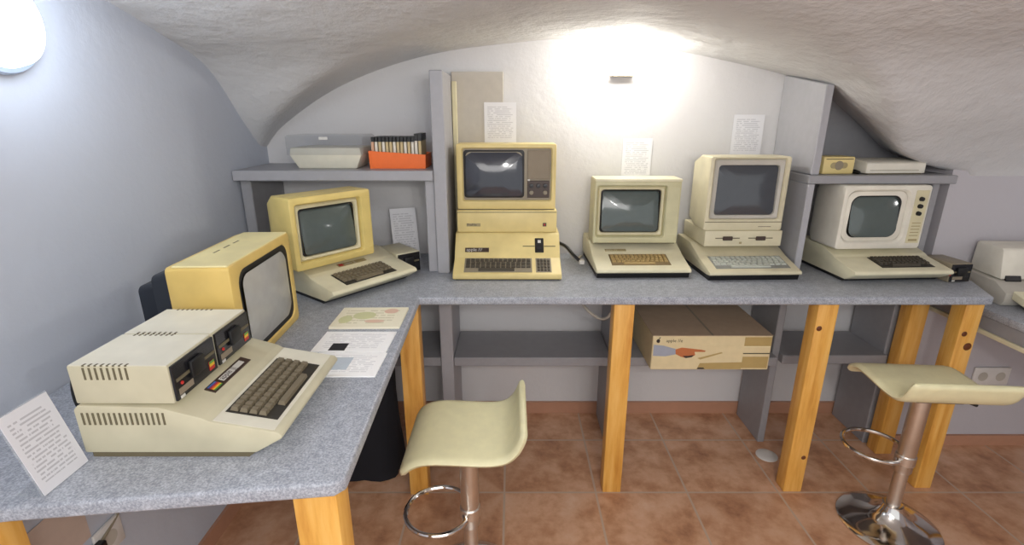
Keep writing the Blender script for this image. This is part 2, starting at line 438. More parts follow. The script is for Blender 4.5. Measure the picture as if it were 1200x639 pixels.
FONT = None
def lettering(parent, Mx, txt, x, y, size, mat, z=.0024):
    cu = bpy.data.curves.new('lettering', 'FONT'); cu.body = txt; cu.size = size; cu.align_x = 'LEFT'; cu.resolution_u = 2
    o = bpy.data.objects.new('lettering', cu); COL.objects.link(o)
    bpy.context.view_layer.update()
    me = bpy.data.meshes.new_from_object(o.evaluated_get(bpy.context.evaluated_depsgraph_get()))
    bpy.data.objects.remove(o); bpy.data.curves.remove(cu)
    me.transform(Mx @ Matrix.Translation((x, y, z))); me.materials.clear(); me.materials.append(M[mat])
    for p in me.polygons: p.material_index = 0
    ob = bpy.data.objects.new('lettering', me); COL.objects.link(ob); ob.parent = parent
    return ob

# ------------------------------------------------------------------ computers (origin: table level, middle of front lip)
def computer_wedge(label, loc, rot, w, k=1.0, case='beige', key='key', well='well', single=True, kbx=(-.34, .24), kby=(.1, .80), style='old', base='black'):
    t = thing('home_computer', label, 'computer', loc, rot)
    if style == 'old':
        prof = [(.052, .011), (.002, .040), (0, .046), (.007, .054), (.126, .076), (.138, .083), (.212, .105), (.352, .109), (.362, .100), (.362, .011)]
        p0, p1 = (.007, .054), (.126, .076); r0, r1 = (.138, .083), (.212, .105)
    else:
        prof = [(.030, .018), (.004, .022), (0, .027), (.004, .036), (.124, .066), (.132, .070), (.215, .099), (.35, .103), (.36, .096), (.36, .018)]
        p0, p1 = (.004, .036), (.124, .066); r0, r1 = (.132, .070), (.215, .099)
    sc = lambda pt: (pt[0]*k, pt[1])
    MB().prism([sc(q) for q in prof], -w/2, w/2).bevel(.004, 2, 12).done('case', case, t)
    if style == 'old': bp = [(.068*k, 0), (.352*k, 0), (.352*k, .012), (.052*k, .012)]
    else: bp = [(.016*k, 0), (.352*k, 0), (.352*k, .0185), (.012*k, .0185)]  # tall black base also stands in for the shadow under the front
    MB().prism(bp, -w/2+.004, w/2-.004).done('base_plate', base, t)
    p0, p1, r0, r1 = sc(p0), sc(p1), sc(r0), sc(r1)
    D = deck(p0, p1); L = (Vector(p1)-Vector(p0)).length
    keyboard(t, D, kbx[0]*w, kbx[1]*w, L*kby[0], L*kby[1], [-1, 12, 12, 13, 13] if style == 'old' else [-1, 12, 13, 14, 14], key, well, single, .009 if style == 'old' else .006)
    return t, D, L, deck(r0, r1), (Vector(r1)-Vector(r0)).length
def side_slots(parent, x, ys, z0, z1, nx=-1, wd=.0035):
    q = MB()
    for y in ys: q.box((x-.0008, y-wd/2, z0), (x+.0008, y+wd/2, z1))
    q.done('vent_slots', 'slot', parent, smooth=0)
def badge(t, R, x0, x1, y0, y1, mat='badge_d'):
    return MB(R).box((x0, y0, 0), (x1, y1, .002)).done('badge', mat, t, smooth=0)

# --- left Apple style machine with two disk drives, faces +X
cl, D, L, R, RL = computer_wedge('beige computer at front left with two disk drives stacked on its lid', (-.412, .926, T), PI/2, .304, 1.0, 'beige', 'key', 'well', False, (-.375, .30), (.16, .88), base='slot')
# pale keyboard surround
side_slots(cl, -.1522, [.205+.0095*i for i in range(16)], .070, .094)
bd = badge(cl, R, -.075, .06, .018, .040, 'badge_d')
MB(R).box((-.035, .024, .002), (.045, .036, .0023)).done('badge_plate', 'badge_w', bd, smooth=0)
lettering(bd, R, 'apple ][', -.033, .0265, .0165, 'ink', .0026)
for i, c in enumerate(('rb_g', 'rb_y', 'rb_o', 'rb_r', 'rb_p', 'rb_b')):
    MB(R).box((-.07, .0215+.0027*i, .002), (-.044, .0242+.0027*i, .0023)).done('logo_stripe', c, bd, smooth=0)
MB(D).box((-.148, .008, -.001), (.148, L-.004, .0006)).done('keyboard_surround', 'beige_w', cl, smooth=0)

# --- disk drive (origin: bottom middle of front)
def disk_drive(label, loc, rot, w=.132, h=.074, d=.176, case='beige_w', slots=True, group=None, topc=None, sticker=True):
    t = thing('disk_drive', label, 'disk drive', loc, rot, group)
    MB().box((-w/2, .002, 0), (w/2, d, h)).bevel(.003, 2).done('case', case, t)
    if topc: MB().box((-w/2+.0015, .004, h-.001), (w/2-.0015, d-.002, h+.0008)).done('top_cover', topc, t, smooth=0)  # paler top: partly own colour, partly light from above painted in
    if slots:
        for sx in (-1, 1):
            q = MB(); xx = sx*w/2
            for i in range(8):
                y = d*.42+i*.0105
                q.box((xx-.0008, y-.0018, h-.026), (xx+.0008, y+.0018, h-.003)); q.box((xx-(.008 if sx > 0 else -.0005), y-.0018, h-.001), (xx+(.008 if sx < 0 else -.0005), y+.0018, h+.0012))
            q.done('vent_slots', 'slot', t, smooth=0)
    fp = MB().box((-w/2+.003, -.003, .003), (w/2-.003, .002, h-.003)).bevel(.001, 1).done('front_panel', 'blackgloss', t)
    MB().box((-w/2+.008, -.0045, h*.52), (w/2-.008, -.003, h*.60)).done('disk_slot', 'slot', fp, smooth=0)
    MB().box((-.022, -.011, h*.36), (.018, -.003, h*.80)).bevel(.003, 2).done('door_latch', 'black', fp)
    MB().box((-w/2+.010, -.0042, h*.16), (-w/2+.05, -.003, h*.32)).done('name_plate', 'grille', fp, smooth=0)
    MB().box((-w/2+.011, -.0042, h*.06), (-w/2+.022, -.003, h*.13)).done('white_label', 'badge_w', fp, smooth=0)
    MB().lathe([(.0035, 0), (.003, -.002), (0, -.003)], (-.045, -.003, h*.42), 10, 'y').done('indicator_light', 'red', fp)
    if sticker:
        MB().box((w/2-.030, -.0042, h*.14), (w/2-.014, -.003, h*.38)).done('logo_sticker', 'rb_r', fp, smooth=0)
        MB().box((w/2-.030, -.0044, h*.24), (w/2-.014, -.0042, h*.32)).done('logo_sticker_stripe', 'rb_y', fp, smooth=0)
        MB().box((w/2-.030, -.0044, h*.32), (w/2-.014, -.0042, h*.38)).done('logo_sticker_stripe', 'rb_g', fp, smooth=0)
    return t
dd = disk_drive('white-topped disk drive nearer the camera, on the front left computer', (-.592, .844, T+.1095), PI/2, case='beige', topc='beige_w')
dup(dd, (-.592, .978, T+.1095), PI/2, 'white-topped disk drive farther from the camera, beside its twin and the big yellow monitor')

# ------------------------------------------------------------------ screens and monitors (origin: bottom middle of front)
def screen(parent, cx, cz, w, h, r, y, bulge, mat, bow=.02, name='screen', tilt=.0):
    lp = []
    for s in (1, .92, .84, .74, .62, .5, .38, .26, .14, .02):
        L0 = rr(cx, cz, w*s, h*s, r*s+ (1-s)*min(w, h)*s*.3, y, 6, bow)
        lp.append([(px, y+tilt*(pz-cz)-bulge*(1-.5*((2*(px-cx)/w)**2+(2*(pz-cz)/h)**2)), pz) for px, _, pz in L0])
    return MB().loft(lp, False, True).done(name, mat, parent, smooth=180)
def hollow_case(parent, W, Hh, op, rec, d1, d2, rear, mat, cz=None, r=.012, opr=.01, name='case', shrink=.0, lean=0):
    """op = (cx, cz, w, h) of the opening, rec its depth and the shrink of its floor"""
    cz = Hh/2 if cz is None else cz
    lp = [rr(op[0], op[1], op[2]-2*shrink, op[3]-2*shrink, opr, rec), rr(op[0], op[1], op[2], op[3], opr, .003), rr(op[0], op[1], op[2]+.006, op[3]+.006, opr+.003, 0),
          rr(0, cz, W-.008, Hh-.008, r, 0), rr(0, cz, W-.002, Hh-.002, r, .002), rr(0, cz, W, Hh, r, .006), rr(0, cz, W, Hh, r, d1), rr(0, cz+rear[2], W*rear[0], Hh*rear[1], r, d2)]
    return MB().loft(lp, False, True).done(name, mat, parent, smooth=40)
def ring(parent, outer, inner, mat, name='bezel'):
    return MB().loft([outer, inner]).done(name, mat, parent, smooth=40)

# big yellow monitor on the left, faces +X
yaw = PI/2 + math.atan2(.653-.638, .36)
mon = thing('crt_monitor', 'bulky yellowed monitor with pale screen and dark back, between the two left computers', 'monitor', (-.646, 1.262, T), yaw)
W, Hh = .355, .270
hollow_case(mon, W, Hh, (.006, .134, .296, .222), .026, .13, .145, (.97, .97, 0), 'yellow', r=.012, opr=.035, shrink=.008)
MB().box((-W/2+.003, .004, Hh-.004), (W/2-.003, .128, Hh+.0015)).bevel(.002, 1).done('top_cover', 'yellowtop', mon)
ring(mon, rr(.006, .134, .297, .223, .035, .0035, 6, .0), rr(.006, .134, .258, .192, .03, .006, 6, .045), 'black', 'screen_gasket')
screen(mon, .006, .134, .264, .197, .03, .008, .022, 'screen_l', .045)
MB().loft([rr(0, .14, W*.93, Hh*.86, .015, .146), rr(0, .14, W*.80, Hh*.72, .015, .20), rr(0, .13, W*.62, Hh*.60, .015, .215), rr(0, .13, W*.56, Hh*.5, .015, .265)], True, True).done('rear_housing', 'navy', mon)
for sx in (-1, 1): MB().box((sx*.13-.015, .02, -.002 if False else 0), (sx*.13+.015, .10, .002)).done('foot', 'black', mon, smooth=0)
for i in range(3): MB().box((-.06+i*.05, .09, Hh+.0015), (-.03+i*.05, .094, Hh+.002)).done('vent_slot', 'slot', mon, smooth=0)

# corner computer and its monitor (faces front right)
RC = math.radians(52)
cc, D, L, R, RL = computer_wedge('cream computer in the corner, turned toward the room, under a yellowed monitor', (-.462, 1.655, T), RC, .355, 1.02, 'cream', 'key', 'well', True, (-.30, .27), (.16, .84))
bd = badge(cc, R, -.055, .06, .002, .020, 'badge_t')
MB(R).box((-.052, .004, .002), (-.035, .018, .0023)).done('logo_mark', 'rb_r', bd, smooth=0)
lettering(bd, R, 'apple ][', -.03, .006, .015, 'badge_w', .0024)

def visor_monitor(label, loc, rot, W, Hh, cm, bm_, sm, mid=-.012, d=.20):
    t = thing('crt_monitor', label, 'monitor', loc, rot)
    ox, ow = mid, W*.80
    hollow_case(t, W, Hh, (ox, Hh*.50, ow, Hh*.80), .020, d*.55, d, (.80, .80, -.01), cm, r=.008, opr=.008, shrink=.002)
    f = rr(ox, Hh*.50, ow-.003, Hh*.80-.003, .007, .0195); g2 = rr(ox, Hh*.50, ow-.016, Hh*.80-.016, .008, .010)
    g3 = rr(ox, Hh*.50, ow-.030, Hh*.80-.030, .012, .014); g4 = rr(ox, Hh*.50, ow-.034, Hh*.80-.034, .012, .022)
    MB().loft([f, g2, g3, g4]).done('bezel', bm_, t, smooth=40)
    ring(t, rr(ox, Hh*.50, ow-.034, Hh*.80-.034, .012, .0218), rr(ox, Hh*.50, ow-.046, Hh*.80-.044, .014, .019), 'black', 'screen_gasket')
    screen(t, ox, Hh*.5, ow-.044, Hh*.80-.042, .014, .0225, .019, sm, .012, tilt=.12)
    MB().box((ox+ow/2+.006, -.0012, Hh*.12), (W/2-.005, .002, Hh*.88)).bevel(.001, 1).done('side_strip', cm, t)
    return t
cm = visor_monitor('yellowed monitor with dark round-glinting screen on the corner computer', (-.600, 1.674, T+.1095), RC, .305, .238, 'yellow3', 'bezel_c', 'screen_g')
MB().box((-.1, .01, .2365), (.1, .012, .2385)).done('top_seam', 'bezel_t', cm, smooth=0)

# centre-left stack: sloped computer, slim drive unit, monitor
a3 = thing('desktop_computer', 'yellowed wide computer with numeric keypad, lowest of the three-part stack', 'computer', (-.018, 1.800, T), 0)
w3 = .41
prof = [(.004, .004), (0, .010), (0, .022), (.004, .026), (.085, .066), (.092, .076), (.150, .146), (.156, .150), (.355, .150), (.358, .146), (.358, .004)]
MB().prism(prof, -w3/2, w3/2).bevel(.004, 2, 14).done('case', 'yellow2', a3)
MB().box((-w3/2+.01, .01, 0), (w3/2-.01, .35, .0045)).done('base_plate', 'black', a3, smooth=0)
D = deck((.004, .026), (.085, .066)); L = math.hypot(.081, .040)
kb = keyboard(a3, D, -w3*.39, w3*.22, L*.14, L*.92, [-1, 13, 13, 14], 'keyd', 'bezel_t', True, .006)
kb2 = keyboard(a3, D, w3*.275, w3*.40, L*.14, L*.92, [4, 4, 4, 4], 'keyd', 'bezel_t', True, .006)
R = deck((.092, .076), (.150, .146))
bd = badge(a3, R, -.165, -.072, .012, .030, 'badge_d')
lettering(bd, R, 'apple ///', -.160, .0155, .019, 'badge_w', .0024)
fd = MB(R).box((.108, .010, -.002), (.142, .072, .004)).bevel(.002, 1).done('drive_door', 'black', a3)
MB(R).box((.117, .022, .004), (.133, .034, .006)).done('door_latch', 'dark', fd, smooth=0)
MB(R).box((.119, .050, .004), (.131, .062, .0046)).done('logo_mark', 'badge_w', fd, smooth=0)
MB(R).box((.060, .036, -.001), (.107, .039, .001)).done('drive_slot', 'slot', a3, smooth=0)
MB(R).box((.143, .036, -.001), (.188, .039, .001)).done('drive_slot', 'slot', a3, smooth=0)
pf = thing('hard_drive', 'slim yellowed drive unit sandwiched between wide computer and its monitor', 'hard drive', (-.02, 1.962, T+.1505), 0)
MB().box((-.197, 0, 0), (.197, .195, .088)).bevel(.004, 2).done('case', 'yellow2', pf)
MB().box((-.195, -.0006, .079), (.195, .001, .0815)).done('seam', 'slot', pf, smooth=0)
bd = MB().box((-.160, -.0018, .024), (-.105, .001, .036)).done('badge', 'badge_t', pf, smooth=0)
lettering(bd, Matrix(((1,0,0,0),(0,0,-1,0),(0,1,0,0),(0,0,0,1))), 'ProFile', -.158, .0265, .0135, 'ink', .0024)
lp_ = MB().box((.142, -.0018, .024), (.156, .001, .038)).done('indicator_panel', 'badge_d', pf, smooth=0)
MB().box((.146, -.0024, .028), (.152, -.0018, .034)).done('indicator_light', 'red', lp_, smooth=0)
m3 = thing('crt_monitor', 'wide yellowed monitor with speckled control panel, top of the three-part stack', 'monitor', (-.022, 1.975, T+.2395), 0)
W, Hh = .386, .252
hollow_case(m3, W, Hh, (.003, .135, .345, .202), .012, .11, .182, (.86, .82, -.01), 'yellow2', r=.008, opr=.008, shrink=.002)
MB().box((-.169, .0122, .036), (.175, .016, .235)).done('face_plate', 'bezel_t', m3, smooth=0)
ring(m3, rr(-.048, .137, .238, .186, .012, .0122, 6, .012), rr(-.048, .137, .222, .172, .018, .010, 6, .015), 'black', 'screen_gasket')
screen(m3, -.048, .137, .224, .174, .018, .0125, .018, 'screen_b', .015, tilt=.05)
MB().box((.082, .008, .118), (.168, .0122, .228)).bevel(.002, 1).done('speaker_grille', 'grille', m3)
cp = MB().box((.082, .009, .045), (.168, .0122, .112)).bevel(.002, 1).done('control_panel', 'badge_d', m3)
for (x, z) in ((.098, .092), (.125, .092), (.152, .092), (.098, .066), (.152, .066)):
    MB().lathe([(.0085, 0), (.008, -.008), (0, -.009)], (x, .009, z), 14, 'y').done('knob', 'bezel_t' if z < .07 else 'dark', cp)
MB().lathe([(.005, 0), (.004, -.003), (0, -.0035)], (.088, .0122, .114), 10, 'y').done('indicator_light', 'badge_w', m3)
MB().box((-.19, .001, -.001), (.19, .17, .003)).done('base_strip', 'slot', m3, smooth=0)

# centre computer
c2, D, L, R, RL = computer_wedge('cream wedge computer with tan keys under the smaller cream monitor, centre of back desk', (.502, 1.822, T), math.radians(1), .362, 1.0, 'cream', 'keyt', 'welly', True, (-.31, .30), (.30, .92), 'new')
bd = badge(c2, R, -.125, -.04, .008, .022, 'badge_t'); lettering(bd, R, 'apple //e', -.122, .0102, .0135, 'cream', .0024)
c2m = visor_monitor('small cream monitor with grey-green screen in the middle of the back desk', (.492, 1.968, T+.1035), math.radians(0), .338, .255, 'olive', 'bezel_c', 'screen_g', -.022, .20)
MB().box((-.169, -.008, .246), (.169, .10, .2575)).bevel(.004, 2).done('top_visor', 'cream', c2m)
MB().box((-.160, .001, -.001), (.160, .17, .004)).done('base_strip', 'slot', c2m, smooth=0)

# platinum computer with dual drive and tall monitor
c3, D, L, R, RL = computer_wedge('pale computer with grey keys and keypad under the dual drive unit', (.914, 1.795, T), math.radians(2), .352, 1.03, 'plat', 'keyg', 'wellg', True, (-.39, .40), (.22, .90), 'new')
du = thing('dual_disk_drive', 'beige dual floppy drive unit between pale computer and tall monitor', 'disk drive', (.905, 1.921, T+.1035), math.radians(1), None)
MB().box((-.152, 0, 0), (.152, .235, .062)).bevel(.003, 2).done('case', 'plat', du)
for sx in (-.062, .068):
    MB().box((sx-.048, -.0008, .031), (sx+.048, .001, .0345)).done('disk_slot', 'slot', du, smooth=0)
    MB().box((sx-.019, -.006, .024), (sx+.019, .001, .040)).bevel(.002, 1).done('drive_latch', 'badge_d', du)
MB().box((-.014, -.0012, .010), (-.004, .001, .018)).done('label', 'badge_t', du, smooth=0)
m4 = thing('crt_monitor', 'tall cream monitor with grey front frame and charcoal screen beside the niche shelf', 'monitor', (.898, 1.924, T+.1660), math.radians(1))
W, Hh = .306, .282
hollow_case(m4, W, Hh, (0, .158, .272, .232), .008, .10, .22, (.86, .84, -.01), 'plat', r=.008, opr=.008, shrink=.002)
MB().loft([rr(0, .158, .267, .227, .008, .0078), rr(0, .158, .258, .218, .010, .002), rr(0, .155, .235, .192, .014, .006), rr(0, .155, .230, .188, .014, .016)]).done('bezel', 'platg', m4, smooth=40)
screen(m4, 0, .155, .231, .189, .014, .0165, .012, 'screen_d', .010, tilt=.04)
MB().box((-.150, -.001, .0325), (.150, .002, .035)).done('seam', 'slot', m4, smooth=0)
MB().box((.06, -.001, .014), (.11, .001, .017)).done('seam', 'bezel_t', m4, smooth=0)

# niche computer
RN = math.radians(3)
c4, D, L, R, RL = computer_wedge('cream computer with dark keys in the niche, rightmost on the desk', (1.430, 1.745, T), RN, .375, 1.0, 'cream', 'keyd', 'well', True, (-.16, .36), (.25, .90))
m5 = thing('crt_monitor', 'white portable-set style monitor with three knobs on the niche computer', 'monitor', (1.388, 1.856, T+.1095), RN)
W, Hh = .332, .240
hollow_case(m5, W, Hh, (-.030, .124, .238, .196), .010, .15, .20, (.85, .8, -.01), 'white', r=.012, opr=.03, shrink=.004)
ring(m5, rr(-.030, .124, .231, .189, .03, .0098, 6, .02), rr(-.036, .124, .196, .160, .03, .004, 6, .03), 'white', 'bezel')
ring(m5, rr(-.036, .124, .198, .162, .03, .0045, 6, .03), rr(-.036, .124, .186, .151, .028, .006, 6, .03), 'black', 'screen_gasket')
screen(m5, -.036, .124, .187, .152, .028, .0082, .016, 'screen_g', .03, tilt=.12)
cp = MB().box((.106, -.002, .022), (.156, .002, .222)).bevel(.001, 1).done('control_panel', 'bezel_c', m5)
for z in (.190, .163, .136):
    MB().lathe([(.0085, 0), (.0075, -.009), (0, -.010)], (.128, -.002, z), 14, 'y').done('knob', 'black', cp)
MB().box((.114, -.0028, .03), (.148, -.002, .038)).done('name_plate', 'badge_t', cp, smooth=0)
for i in range(5): MB().box((.114, -.0026, .05+i*.012), (.148, -.002, .053+i*.012)).done('grille_slot', 'badge_t', cp, smooth=0)

# extra drives
disk_drive('black-fronted disk drive half hidden right of the corner computer', (-.405, 1.905, T), math.radians(40), .10, .082, .17, 'cream', False, sticker=False)
disk_drive('black-fronted disk drive at the right end, behind the niche computer', (1.662, 1.83, T), math.radians(14), .11, .072, .10, 'bezel_t', False) if False else None
dr = disk_drive('black-fronted disk drive at right end of the desk, beside the niche computer', (1.667, 1.785, T), math.radians(5), .085, .072, .128, 'bezel_t', False, sticker=False)

# ------------------------------------------------------------------ papers
def sheet(name, label, cat, loc, w, h, mat, rot=(0,0,0), th=.0012, flat=False, group=None):
    q = MB()
    if flat: q.box((-w/2, -h/2, 0), (w/2, h/2, th))
    else: q.box((-w/2, -th/2, 0), (w/2, th/2, h))
    o = q.done(name, mat, smooth=0); o.location = loc; o.rotation_euler = rot
    return tag(o, label, cat, group)
sheet('wall_notice', 'white notice sheet on the wall above the wide yellowed monitor', 'paper', (-.048, 2.163, 1.305), .132, .165, 'paper_w')
sheet('wall_notice', 'white notice sheet on the wall above the small cream centre monitor', 'paper', (.532, 2.196, 1.155), .125, .172, 'paper_w')
sheet('wall_notice', 'white notice sheet on the wall above the tall cream monitor', 'paper', (.990, 2.196, 1.250), .128, .172, 'paper_w')
# info sheet stand on the far left
st = thing('sign_holder', 'leaning printed info sheet in a clear holder at the near left desk corner', 'sign', (-.762, .720, T), PI/2)
LM = Matrix.Rotation(math.radians(-15), 4, 'X')
MB(LM).box((-.044, 0, .002), (.044, .0012, .148)).done('printed_sheet', 'paper', st, smooth=0)
MB(LM).box((-.046, .0016, .0), (.046, .0030, .150)).done('back_plate', 'acry', st, smooth=0)
MB().box((-.046, .004, 0), (.046, .05, .002)).done('foot_plate', 'acry', st, smooth=0)
st2 = thing('sign_holder', 'small leaning info sheet behind the disk drive right of the corner computer', 'sign', (-.450, 2.095, T), math.radians(22))
LM = Matrix.Rotation(math.radians(-16), 4, 'X')
MB(LM).box((-.055, 0, .002), (.055, .0012, .222)).done('printed_sheet', 'paper_w', st2, smooth=0)
MB().box((-.055, .004, 0), (.055, .05, .002)).done('foot_plate', 'acry', st2, smooth=0)
# hand-outs on the desk
s = sheet('booklet', 'cream booklet with coloured print, farthest of three handouts on the left desk', 'booklet', (-.433, 1.430, T+.0002), .205, .155, 'papery', (0,0,math.radians(1)), .007, True)
for (x, y, rx, ry, c) in ((-.02, .01, .035, .03, 'blot_g'), (.055, .045, .022, .02, 'blot_r'), (-.07, -.02, .02, .03, 'blot_g'), (.02, -.035, .03, .012, 'blot_r')):
    MB().lathe([(1, 0), (.6, .0004), (0, .0005)], seg=14).done('printed_blot', c, s, smooth=0).matrix_local = Matrix.Translation((x, y, .007)) @ Matrix.Diagonal((rx, ry, 1, 1))
s = sheet('handout', 'white handout with a small black photo, middle of three on the left desk', 'paper', (-.430, 1.262, T+.0002), .198, .127, 'paper_f', (0,0,0), .004, True)
MB().box((-.055, -.058, .004), (-.012, -.015, .0044)).done('printed_photo', 'phot', s, smooth=0)
s = sheet('handout', 'white handout with faint blue print, nearest of three on the left desk', 'paper', (-.415, 1.131, T+.0002), .178, .124, 'paper_f', (0,0,0), .003, True)
MB().box((-.04, -.03, .003), (.01, .035, .0034)).done('printed_photo', 'blot_b', s, smooth=0)

# ------------------------------------------------------------------ things on the upper shelves
tb = thing('diskette_case', 'beige diskette case with smoked clear lid on the left upper shelf', 'case', (-.705, 1.96, 1.2245), 0)
MB().loft([[(-.110, 0, 0), (.110, 0, 0), (.110, .15, 0), (-.110, .15, 0)], [(-.136, -.012, .052), (.136, -.012, .052), (.136, .16, .052), (-.136, .16, .052)], [(-.13, -.012, .078), (.13, -.012, .078), (.13, .16, .078), (-.13, .16, .078)]], True, True).bevel(.003, 2).done('base', 'beige_w', tb)
lid = MB(); lid.loft([[(-.143, -.016, .052), (.143, -.016, .052), (.143, .166, .052), (-.143, .166, .052)], [(-.143, -.016, .118), (.143, -.016, .118), (.143, .166, .118), (-.143, .166, .118)], [(-.137, -.008, .124), (.137, -.008, .124), (.137, .158, .124), (-.137, .158, .124)]], False, True)
lid.done('lid', 'acrylic', tb)
MB().box((-.016, -.0195, .108), (.016, -.0165, .118)).done('lid_catch', 'badge_w', tb, smooth=0)
ob = thing('diskette_box', 'bright orange open box full of sleeved diskettes on the left upper shelf', 'box', (-.437, 1.96, 1.2245), 0)
q = MB(); w, d = .106, .15
q.loft([[(-w, 0, 0), (w, 0, 0), (w, d, 0), (-w, d, 0)], [(-w-.002, -.002, .066), (w+.002, -.002, .052), (w+.002, d, .052), (-w-.002, d, .066)],
        [(-w+.002, .002, .066), (w-.002, .002, .052), (w-.002, d-.004, .052), (-w+.002, d-.004, .066)], [(-w+.003, .003, .003), (w-.003, .003, .003), (w-.003, d-.004, .003), (-w+.003, d-.004, .003)]], True, True)
q.done('tub', 'orange', ob)
words = ['pink-sleeved', 'tan-sleeved', 'white-sleeved']
sl = ['pinkish', 'tan2', 'tan', 'tan2', 'tan', 'tan', 'tan2', 'tan', 'tan', 'tan2', 'tan', 'tan2', 'tan2', 'tan']
for i in range(14):
    x = -.437-.093+i*.0138; tall = .012 if i > 11 else 0
    lb = ('thin black diskette in a paper sleeve filed upright in the orange box', 'diskettes in the orange box')
    if i == 0: lb = ('pink-sleeved diskette at the left end of the orange box', 'diskettes in the orange box')
    if i > 11: lb = ('taller black diskette sticking up at the right end of the orange box', 'diskettes in the orange box')
    t = thing('diskette', lb[0], 'diskette', (x, 1.969, 1.229), math.radians(random.uniform(-1, 1)), lb[1])
    MB().box((-.0048, 0, 0), (.0048, .125, .094+tall*.3)).done('sleeve', sl[i], t, smooth=0)
    MB().box((-.0040 if i < 12 else -.006, -.001, .0945+tall*.3), (.0066, .124, .112+tall)).done('disk', 'black', t, smooth=0)
bx = thing('game_paddle_box', 'small cream box with a dark oval emblem on the niche shelf', 'box', (1.228, 1.925, 1.2075), math.radians(2))
MB().box((-.060, 0, 0), (.060, .085, .064)).bevel(.005, 2).done('case', 'yellow2', bx)
MB().loft([rr(0, .032, .066, .022, .0109, -.0015), rr(0, .032, .064, .020, .0099, -.0022)], True, True).done('emblem', 'badge_t', bx)
MB().lathe([(.017, 0), (.016, -.0012), (0, -.0014)], (0, -.0016, .032), 18, 'y').done('emblem_centre', 'bezel_t', bx)
MB().box((-.052, -.0008, .054), (.052, .0008, .057)).done('seam', 'slot', bx, smooth=0)
wb = thing('external_modem', 'low white equipment case lying on the niche shelf beside the small cream box', 'device', (1.438, 1.915, 1.2075), math.radians(3))
MB().prism([(0, .004), (0, .040), (.010, .046), (.125, .052), (.128, .048), (.128, .004)], -.115, .115).bevel(.003, 2).done('case', 'white', wb)
MB().box((-.105, .004, 0), (.105, .12, .0045)).done('base_plate', 'slot', wb, smooth=0)
MB().box((-.1, -.0006, .014), (.09, .001, .016)).done('seam', 'bezel_t', wb, smooth=0)
q = MB(); q.tube([(1.31, 2.03, 1.214), (1.312, 2.0, 1.216), (1.318, 1.96, 1.216), (1.312, 1.93, 1.214), (1.302, 1.915, 1.2125), (1.298, 1.95, 1.2125), (1.302, 2.0, 1.2125), (1.31, 2.05, 1.214)], .005, 8)
tag(q.done('cable', 'black'), 'black cable coiled between the small box and white case on the niche shelf', 'cable')

# ------------------------------------------------------------------ carton under the desk
cb = thing('cardboard_box', 'printed cardboard carton with a pointing hand picture on the low shelf', 'box', (.785, 1.80, LS+.0005), 0)
w, h, d = .468, .148, .36
MB().box((-w/2, 0, 0), (w/2, d, h-.0005)).bevel(.003, 1).done('carton', 'cardf', cb)
MB().box((-w/2-.001, -.001, h-.001), (w/2+.001, d, h+.001)).done('top_flaps', 'card', cb, smooth=0)
MB().box((-.004, 0, h+.001), (.004, d-.01, h+.0014)).done('flap_seam', 'bezel_t', cb, smooth=0)
FM = Matrix(((1,0,0,0),(0,0,-1,0),(0,1,0,0),(0,0,0,1)))
def flat(name, mat, pts, z, parent): MB(FM).face([(x, y, z) for x, y in pts]).done(name, mat, parent, smooth=0)
pic = MB(FM).box((-w/2+.003, .004, -.0005), (w/2-.108, h-.045, .0006)).done('printed_picture', 'cardf', cb, smooth=0)
flat('printed_sleeve', 'sleeve', [(-.229, .062), (-.229, .110), (-.19, .106), (-.142, .092), (-.132, .070), (-.18, .060)], .001, pic)
flat('printed_hand', 'skin', [(-.140, .070), (-.142, .090), (-.118, .098), (-.085, .094), (-.042, .089), (-.022, .084), (-.026, .079), (-.066, .079), (-.062, .066), (-.075, .056), (-.098, .052), (-.118, .058)], .0012, pic)
flat('printed_finger_shadow', 'ink', [(-.098, .052), (-.075, .056), (-.066, .066), (-.09, .062), (-.112, .062)], .0014, pic)
flat('printed_corner', 'cardp', [(-.05, .004), (-.04, .03), (.126, .034), (.126, .004)], .0010, pic)
flat('printed_wedge', 'cardp', [(-.052, .052), (.04, .078), (.046, .074), (-.04, .046)], .0012, pic)
flat('printed_panel', 'cardp', [(.126, .104), (.126, .142), (.231, .142), (.231, .104)], .0008, cb)
flat('printed_panel', 'cardp', [(.126, .008), (.126, .058), (.228, .058), (.228, .008)], .0008, cb)
flat('printed_stripe', 'ink', [(.126, .070), (.126, .074), (.231, .074), (.231, .070)], .0009, cb)
flat('printed_stripe', 'inkp', [(.126, .100), (.126, .104), (.231, .104), (.231, .100)], .0009, cb)
flat('printed_shadow', 'ink', [(-.05, .004), (-.046, .011), (-.024, .011), (-.018, .004)], .0016, pic)
# apple mark and word on the carton
q = MB(FM)
q.face([(-.212+.008*math.cos(a)*(.75 if -.5 < a < .5 else 1), .126+.0085*math.sin(a), .001) for a in [2*PI*k/16 - PI for k in range(16)]])
q.done('printed_logo', 'ink', cb, smooth=0)
flat('printed_leaf', 'ink', [(-.212, .135), (-.206, .137), (-.203, .142), (-.210, .140)], .001, cb)
lettering(cb, FM, 'apple //e', -.182, .121, .019, 'ink', .001)

